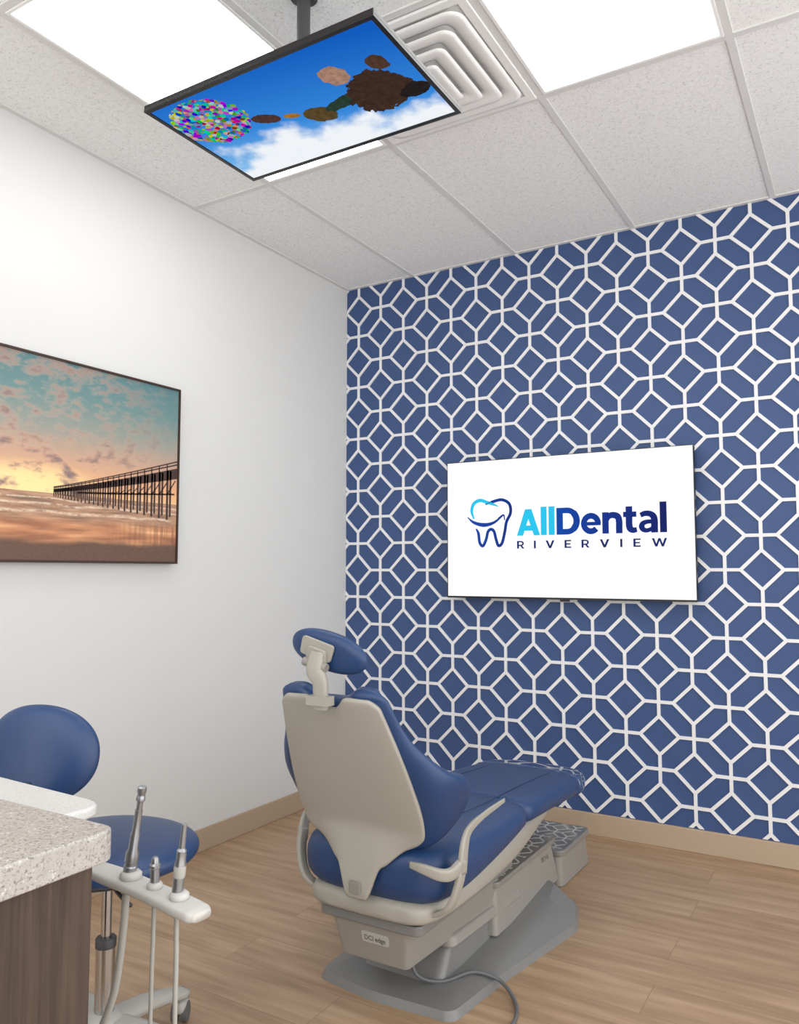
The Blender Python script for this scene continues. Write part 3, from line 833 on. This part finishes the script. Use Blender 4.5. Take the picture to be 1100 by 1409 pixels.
for sx in (-1, 1):
    X = lambda q: CX + sx * q
    g = []
    if sx > 0:
        g.append(g_tube([(X(0.16), -1.868, 0.452), (X(0.20), -1.872, 0.450), (X(0.245), -1.862, 0.440), (X(0.266), -1.838, 0.438), (X(0.274), -1.80, 0.450)], [0.008, 0.012, 0.015, 0.016, 0.016], seg=16, rx=(1.05, 0.6), e=0.5))
        top = [(X(0.274), -1.79, 0.425), (X(0.276), -1.775, 0.50), (X(0.278), -1.745, 0.532), (X(0.280), -1.67, 0.545), (X(0.282), -1.59, 0.551), (X(0.283), -1.52, 0.554)]
    else:
        top = [(X(0.262), -1.79, 0.425), (X(0.264), -1.775, 0.48), (X(0.266), -1.74, 0.510), (X(0.270), -1.66, 0.530), (X(0.274), -1.57, 0.542), (X(0.276), -1.49, 0.548)]
    g.append(g_tube(top, [0.020, 0.018, 0.013, 0.009, 0.008, 0.006], seg=16, rx=(0.4, 1.0), e=0.4, up=(1, 0, 0)))
    q0 = 0.274 if sx > 0 else 0.262
    g.append(g_tube([(X(q0), -1.785, 0.46), (X(q0 - 0.004), -1.80, 0.40), (X(q0 - 0.028), -1.81, 0.338), (X(0.19), -1.80, 0.305), (X(0.14), -1.79, 0.296)], [0.020, 0.018, 0.017, 0.014, 0.012], seg=16, rx=(0.45, 1.0), e=0.45, up=(1, 0, 0)))
    mk('armrest', g, M['taupe'], parent=ch, smooth=True)
# headrest
HM = Matrix.Translation((CX - 0.002, -2.020, 1.022)) @ Matrix.Rotation(math.radians(12), 4, 'Y') @ Matrix.Rotation(math.radians(8), 4, 'X')
hr = mk('headrest', g_pad(0.124, 0.020, 0.054, HM, rim=0.4, n=2.2), M['leather'], parent=ch, smooth=True, sub=1)
HM2 = HM @ Matrix.Translation((-0.014, -0.022, 0.004))
mk('headrest_plate', [g_prism(rounded([(-0.062, -0.022), (0.040, -0.026), (0.050, 0.024), (-0.056, 0.030)], 0.012), 0, 0.008, lambda p: HM2 @ Vector((p.x, -p.z, p.y))),
                      g_prism(rounded([(-0.034, -0.040), (0.034, -0.042), (0.030, 0.008), (-0.030, 0.010)], 0.010), 0.007, 0.018, lambda p: HM2 @ Vector((p.x, -p.z, p.y)))], M['taupe'], parent=hr, bevel=0.003)
mk('headrest_stem', [g_tube([HM2 @ Vector((0.004, -0.014, 0.000)), HM2 @ Vector((0.010, -0.026, -0.045)), (CX + 0.002, -2.064, 0.945), (CX, -2.058, 0.875)], [0.018, 0.022, 0.018, 0.017], seg=16, rx=(0.6, 1.2), up=(0, -1, 0), e=0.6),
                     g_box(CX - 0.034, CX + 0.034, -2.078, -2.045, 0.886, 0.910)], M['taupe'], parent=hr, bevel=0.003)
mk('adjust_knob', g_lathe([(0.011, -0.038), (0.012, -0.036), (0.012, 0.036), (0.011, 0.038)], HM2 @ Matrix.Translation((0.004, -0.020, -0.034)) @ Matrix.Rotation(math.pi / 2, 4, 'Y')), M['taupe_dark'], parent=hr, smooth=True, sharp=40)

# utility box at toe end
jb = empty('utility_box', (1.35, -0.52, 0), 'low grey floor utility box with patterned lid', 'utility box')
o1 = rounded([(1.18, -0.69), (1.51, -0.69), (1.515, -0.35), (1.18, -0.35)], 0.035)
o2 = rounded([(1.19, -0.68), (1.50, -0.68), (1.505, -0.36), (1.19, -0.36)], 0.035)
mk('body', g_frust(o1, 0.0, o2, 0.115), M['taupe_dark'], parent=jb, bevel=0.006)
ld = mk('lid', g_prism(rounded([(1.178, -0.695), (1.515, -0.695), (1.518, -0.345), (1.178, -0.345)], 0.04), 0.116, 0.140), M['lidgrey'], parent=jb, bevel=0.007, label='glossy grey lid')
mk('line_pattern', g_lattice(1.200, 1.497, -0.675, -0.365, 0.062, 0.026, 0.0038, 0.0006, 1.22, -0.66, lambda u, v_, h: Vector((u, v_, 0.1400 + h))), M['paleline'], parent=ld, label='pale geometric line pattern')  # same pale line lattice on the utility box lid

mk('floor_cord', g_tube([(1.38, -1.66, 0.13), (1.41, -1.665, 0.06), (1.47, -1.62, 0.038), (1.53, -1.54, 0.046), (1.60, -1.51, 0.028), (1.66, -1.545, 0.010), (1.70, -1.615, 0.007), (1.71, -1.70, 0.007), (1.69, -1.80, 0.007), (1.66, -1.88, 0.007)], 0.0055, seg=8),
   M['greyhose'], smooth=True, label='thin grey cord curling on floor by chair base', cat='cord')

# ------------------------------------------------------------------ counter and cabinet
ct = rounded([(1.07, -4.53, 0.02), (1.735, -4.53, 0.02), (1.735, -3.03, 0.025), (1.07, -3.03, 0.02)], 0.03)
mk('countertop', g_prism(ct, 0.860, 0.900), M['quartz'], bevel=0.003, label='speckled grey quartz worktop with rounded corner', cat='countertop')
cb = empty('base_cabinet', (1.39, -3.79, 0), 'dark brown wood laminate base cabinet under quartz top', 'cabinet')
mk('body', [g_box(1.10, 1.692, -4.50, -3.05, 0.10, 0.8595), g_box(1.12, 1.62, -4.48, -3.10, 0.0, 0.102)], M['wood'], parent=cb)
for a, b, hy in ((-3.778, -3.0505, -3.72), (-4.50, -3.782, -4.44)):
    d = mk('door', g_box(1.6925, 1.712, a, b, 0.105, 0.857), M['wood'], parent=cb, bevel=0.0015)
    mk('handle', g_tube([(1.713, hy, 0.60), (1.74, hy, 0.60), (1.74, hy, 0.74), (1.713, hy, 0.74)], 0.005, seg=8, smooth=False), M['steel'], parent=d)

# assistant unit
au = empty('instrument_unit', (1.36, -3.0, 0.6), 'white speckled tray with instrument holder arm beside cabinet', 'dental instrument unit')
tr = rounded([(0.98, -3.022, 0.01), (1.55, -3.022, 0.02), (1.568, -2.905, 0.055), (0.98, -2.88, 0.04)], 0.03)
mk('tray', g_prism(tr, 0.858, 0.875), M['whitespeck'], parent=au, bevel=0.006)
mk('tray_body', g_prism(rounded([(1.02, -3.02, 0.01), (1.50, -3.02, 0.02), (1.52, -2.93, 0.04), (1.02, -2.91, 0.04)], 0.03), 0.80, 0.857), M['whiteplastic'], parent=au, bevel=0.01)
mk('support_arm', [g_box(1.30, 1.40, -3.048, -2.99, 0.55, 0.80), g_tube([(1.36, -2.99, 0.70), (1.37, -2.90, 0.705), (1.385, -2.83, 0.718), (1.42, -2.812, 0.722)], 0.014, seg=12)], M['whiteplastic'], parent=au, smooth=True, bevel=0.006)
mk('holder_bar', [g_tube([(1.395, -2.818, 0.722), (1.42, -2.815, 0.721), (1.47, -2.813, 0.717), (1.55, -2.812, 0.710), (1.63, -2.813, 0.702), (1.665, -2.815, 0.699), (1.678, -2.816, 0.698)], [0.015, 0.022, 0.025, 0.024, 0.026, 0.025, 0.018], seg=20, rx=(0.40, 1.0), e=0.6),
                  g_lathe([(0.013, 0), (0.018, 0.003), (0.018, 0.010), (0.014, 0.014)], Matrix.Translation((1.510, -2.812, 0.720))),
                  g_lathe([(0.010, 0), (0.013, 0.003), (0.013, 0.008), (0.010, 0.012)], Matrix.Translation((1.567, -2.812, 0.715))),
                  g_lathe([(0.012, 0), (0.016, 0.003), (0.016, 0.009), (0.012, 0.013)], Matrix.Translation((1.623, -2.812, 0.710)))], M['whiteplastic'], parent=au, smooth=True)
def tool(name, lab, x, tiltx, parts, hose, hr_, hmat):
    root = empty(name, (x, -2.812, 0.74), lab, 'dental handpiece')
    T = Matrix.Translation((x, -2.812, 0.738)) @ Matrix.Rotation(tiltx, 4, 'Y')
    for nm, prof, mt in parts:
        mk(nm, g_lathe(prof, T), mt, parent=root, smooth=True, sharp=30)
    mk('hose', g_tube(hose, hr_, seg=10), hmat, parent=root, smooth=True)
tool('suction_handpiece', 'tall grey suction handpiece standing in holder', 1.508, 0.18,
     [('handle', [(0.009, -0.04), (0.0112, -0.02), (0.0112, 0.004), (0.0100, 0.006), (0.0100, 0.010), (0.0112, 0.012), (0.0112, 0.026), (0.008, 0.034), (0.008, 0.058), (0.0066, 0.062), (0.0062, 0.10)], M['steel']),
      ('nozzle', [(0.005, 0.099), (0.005, 0.114), (0.0075, 0.116), (0.0075, 0.122), (0.0065, 0.124), (0.0065, 0.128), (0.0075, 0.130), (0.0075, 0.138), (0.0055, 0.140)], M['steel'])],
     [(1.500, -2.812, 0.70), (1.496, -2.815, 0.62), (1.48, -2.82, 0.52), (1.44, -2.84, 0.43), (1.40, -2.90, 0.40), (1.385, -2.97, 0.42), (1.38, -3.036, 0.45)], 0.0065, M['hose'])
tool('saliva_ejector', 'short metal saliva ejector valve in holder', 1.567, 0.0,
     [('handle', [(0.007, -0.03), (0.0075, -0.01), (0.0075, 0.010), (0.0090, 0.012), (0.0090, 0.016), (0.0065, 0.019), (0.006, 0.026), (0.004, 0.029)], M['steel'])],
     [(1.567, -2.812, 0.706), (1.568, -2.815, 0.60), (1.566, -2.82, 0.45), (1.55, -2.85, 0.34), (1.52, -2.95, 0.30), (1.50, -3.040, 0.34)], 0.0035, M['hose'])
tool('air_water_syringe', 'slim metal air and water syringe in holder', 1.621, 0.12,
     [('handle', [(0.0075, -0.035), (0.0092, -0.02), (0.0092, 0.030), (0.0080, 0.034), (0.0080, 0.050), (0.0052, 0.054), (0.0042, 0.092)], M['steel']),
      ('button', [(0.0096, 0.008), (0.0100, 0.012), (0.0100, 0.022), (0.0094, 0.026)], M['basegrey'])],
     [(1.618, -2.812, 0.695), (1.622, -2.815, 0.58), (1.618, -2.82, 0.44), (1.59, -2.86, 0.32), (1.56, -2.95, 0.26), (1.54, -3.040, 0.30)], 0.004, M['hose'])

# ------------------------------------------------------------------ stool
SX, SY = 0.905, -2.36
st = empty('dental_stool', (SX, SY, 0), 'blue leather wheeled stool with round seat and oval backrest', 'stool')
mk('seat', g_super(0.23, 0.215, 0.042, 0.75, 0.95, Matrix.Translation((SX, SY, 0.532))), M['leather'], parent=st, smooth=True, sub=1)
mk('seat_plate', g_lathe([(0.10, 0.475), (0.155, 0.485), (0.16, 0.498)], Matrix.Translation((SX, SY, 0))), M['darkgrey'], parent=st, smooth=True, sharp=40)
bdir = Vector((0.35, -0.94, 0)).normalized()
rot = math.atan2(bdir.y, bdir.x) + math.pi / 2
BM = Matrix.Translation((0.93, -2.590, 0.815)) @ Matrix.Rotation(rot, 4, 'Z') @ Matrix.Rotation(math.radians(-8), 4, 'X')
V, F = g_pad(0.145, 0.028, 0.112, None, rim=0.45, n=2.15)
V = [BM @ Vector((p.x, p.y + 1.1 * p.x * p.x, p.z)) for p in V]
mk('backrest', (V, F), M['leather'], parent=st, smooth=True, sub=1)
mk('back_support', g_tube([(SX + 0.02, SY - 0.05, 0.475), (0.935, -2.56, 0.47), (0.950, -2.64, 0.52), (0.945, -2.635, 0.66), (0.938, -2.626, 0.76)], 0.013, seg=10, rx=(0.6, 1.4)), M['darkgrey'], parent=st, smooth=True)
mk('gas_column', [g_lathe([(0.024, 0.10), (0.024, 0.30), (0.021, 0.302), (0.013, 0.303), (0.013, 0.48)], Matrix.Translation((SX, SY, 0)))], M['chrome'], parent=st, smooth=True, sharp=40)
mk('column_sleeve', g_lathe([(0.0255, 0.295), (0.0255, 0.315), (0.023, 0.318)], Matrix.Translation((SX, SY, 0))), M['darkgrey'], parent=st, smooth=True, sharp=40)
mk('height_lever', g_tube([(SX, SY, 0.465), (SX + 0.1, SY - 0.05, 0.46), (SX + 0.19, SY - 0.09, 0.465)], 0.005, seg=8), M['darkgrey'], parent=st, smooth=True)
gb = [g_lathe([(0.045, 0.075), (0.055, 0.085), (0.048, 0.12), (0.032, 0.140)], Matrix.Translation((SX, SY, 0)))]
for k in range(5):
    a = math.radians(88 + 72 * k)
    d = Vector((math.cos(a), math.sin(a), 0))
    c = Vector((SX, SY, 0))
    gb.append(g_tube([c + d * 0.02 + Vector((0, 0, 0.108)), c + d * 0.14 + Vector((0, 0, 0.100)), c + d * 0.26 + Vector((0, 0, 0.074))], [0.034, 0.028, 0.022], seg=12, rx=(0.6, 1.2), e=0.7))
    cpos = c + d * 0.25
    ca = a + 0.6
    ax = Matrix.Translation(cpos + Vector((0, 0, 0.027))) @ Matrix.Rotation(ca, 4, 'Z') @ Matrix.Rotation(math.pi / 2, 4, 'X')
    cs = mk('caster', [g_lathe([(0.020, z - 0.009), (0.026, z - 0.007), (0.026, z + 0.007), (0.020, z + 0.009)], ax, seg=20) for z in (-0.014, 0.014)], M['rubber'], parent=st, smooth=True, sharp=40)
    mk('caster_hood', [g_lathe([(0.008, 0.03), (0.008, 0.07)], Matrix.Translation(cpos)), g_super(0.020, 0.029, 0.020, 0.8, 0.8, Matrix.Translation(cpos + Vector((0, 0, 0.044))) @ Matrix.Rotation(ca + math.pi / 2, 4, 'Z'))], M['basegrey'], parent=cs, smooth=True)
mk('star_base', gb, M['basegrey'], parent=st, smooth=True)

# ------------------------------------------------------------------ world and camera
w = bpy.data.worlds.new('world'); scene.world = w; w.use_nodes = True
w.node_tree.nodes['Background'].inputs[0].default_value = (1, 0.992, 0.98, 1)
w.node_tree.nodes['Background'].inputs[1].default_value = 2.6

cam = bpy.data.cameras.new('camera'); co = bpy.data.objects.new('camera', cam); COL.objects.link(co)
cam.sensor_fit = 'HORIZONTAL'; cam.sensor_width = 36; cam.lens = 36 * 1091 / 1100
cam.clip_start = 0.02
co.location = (2.598, -3.758, 1.235)
co.rotation_euler = (math.radians(94.25), 0, math.radians(30.8))
scene.camera = co
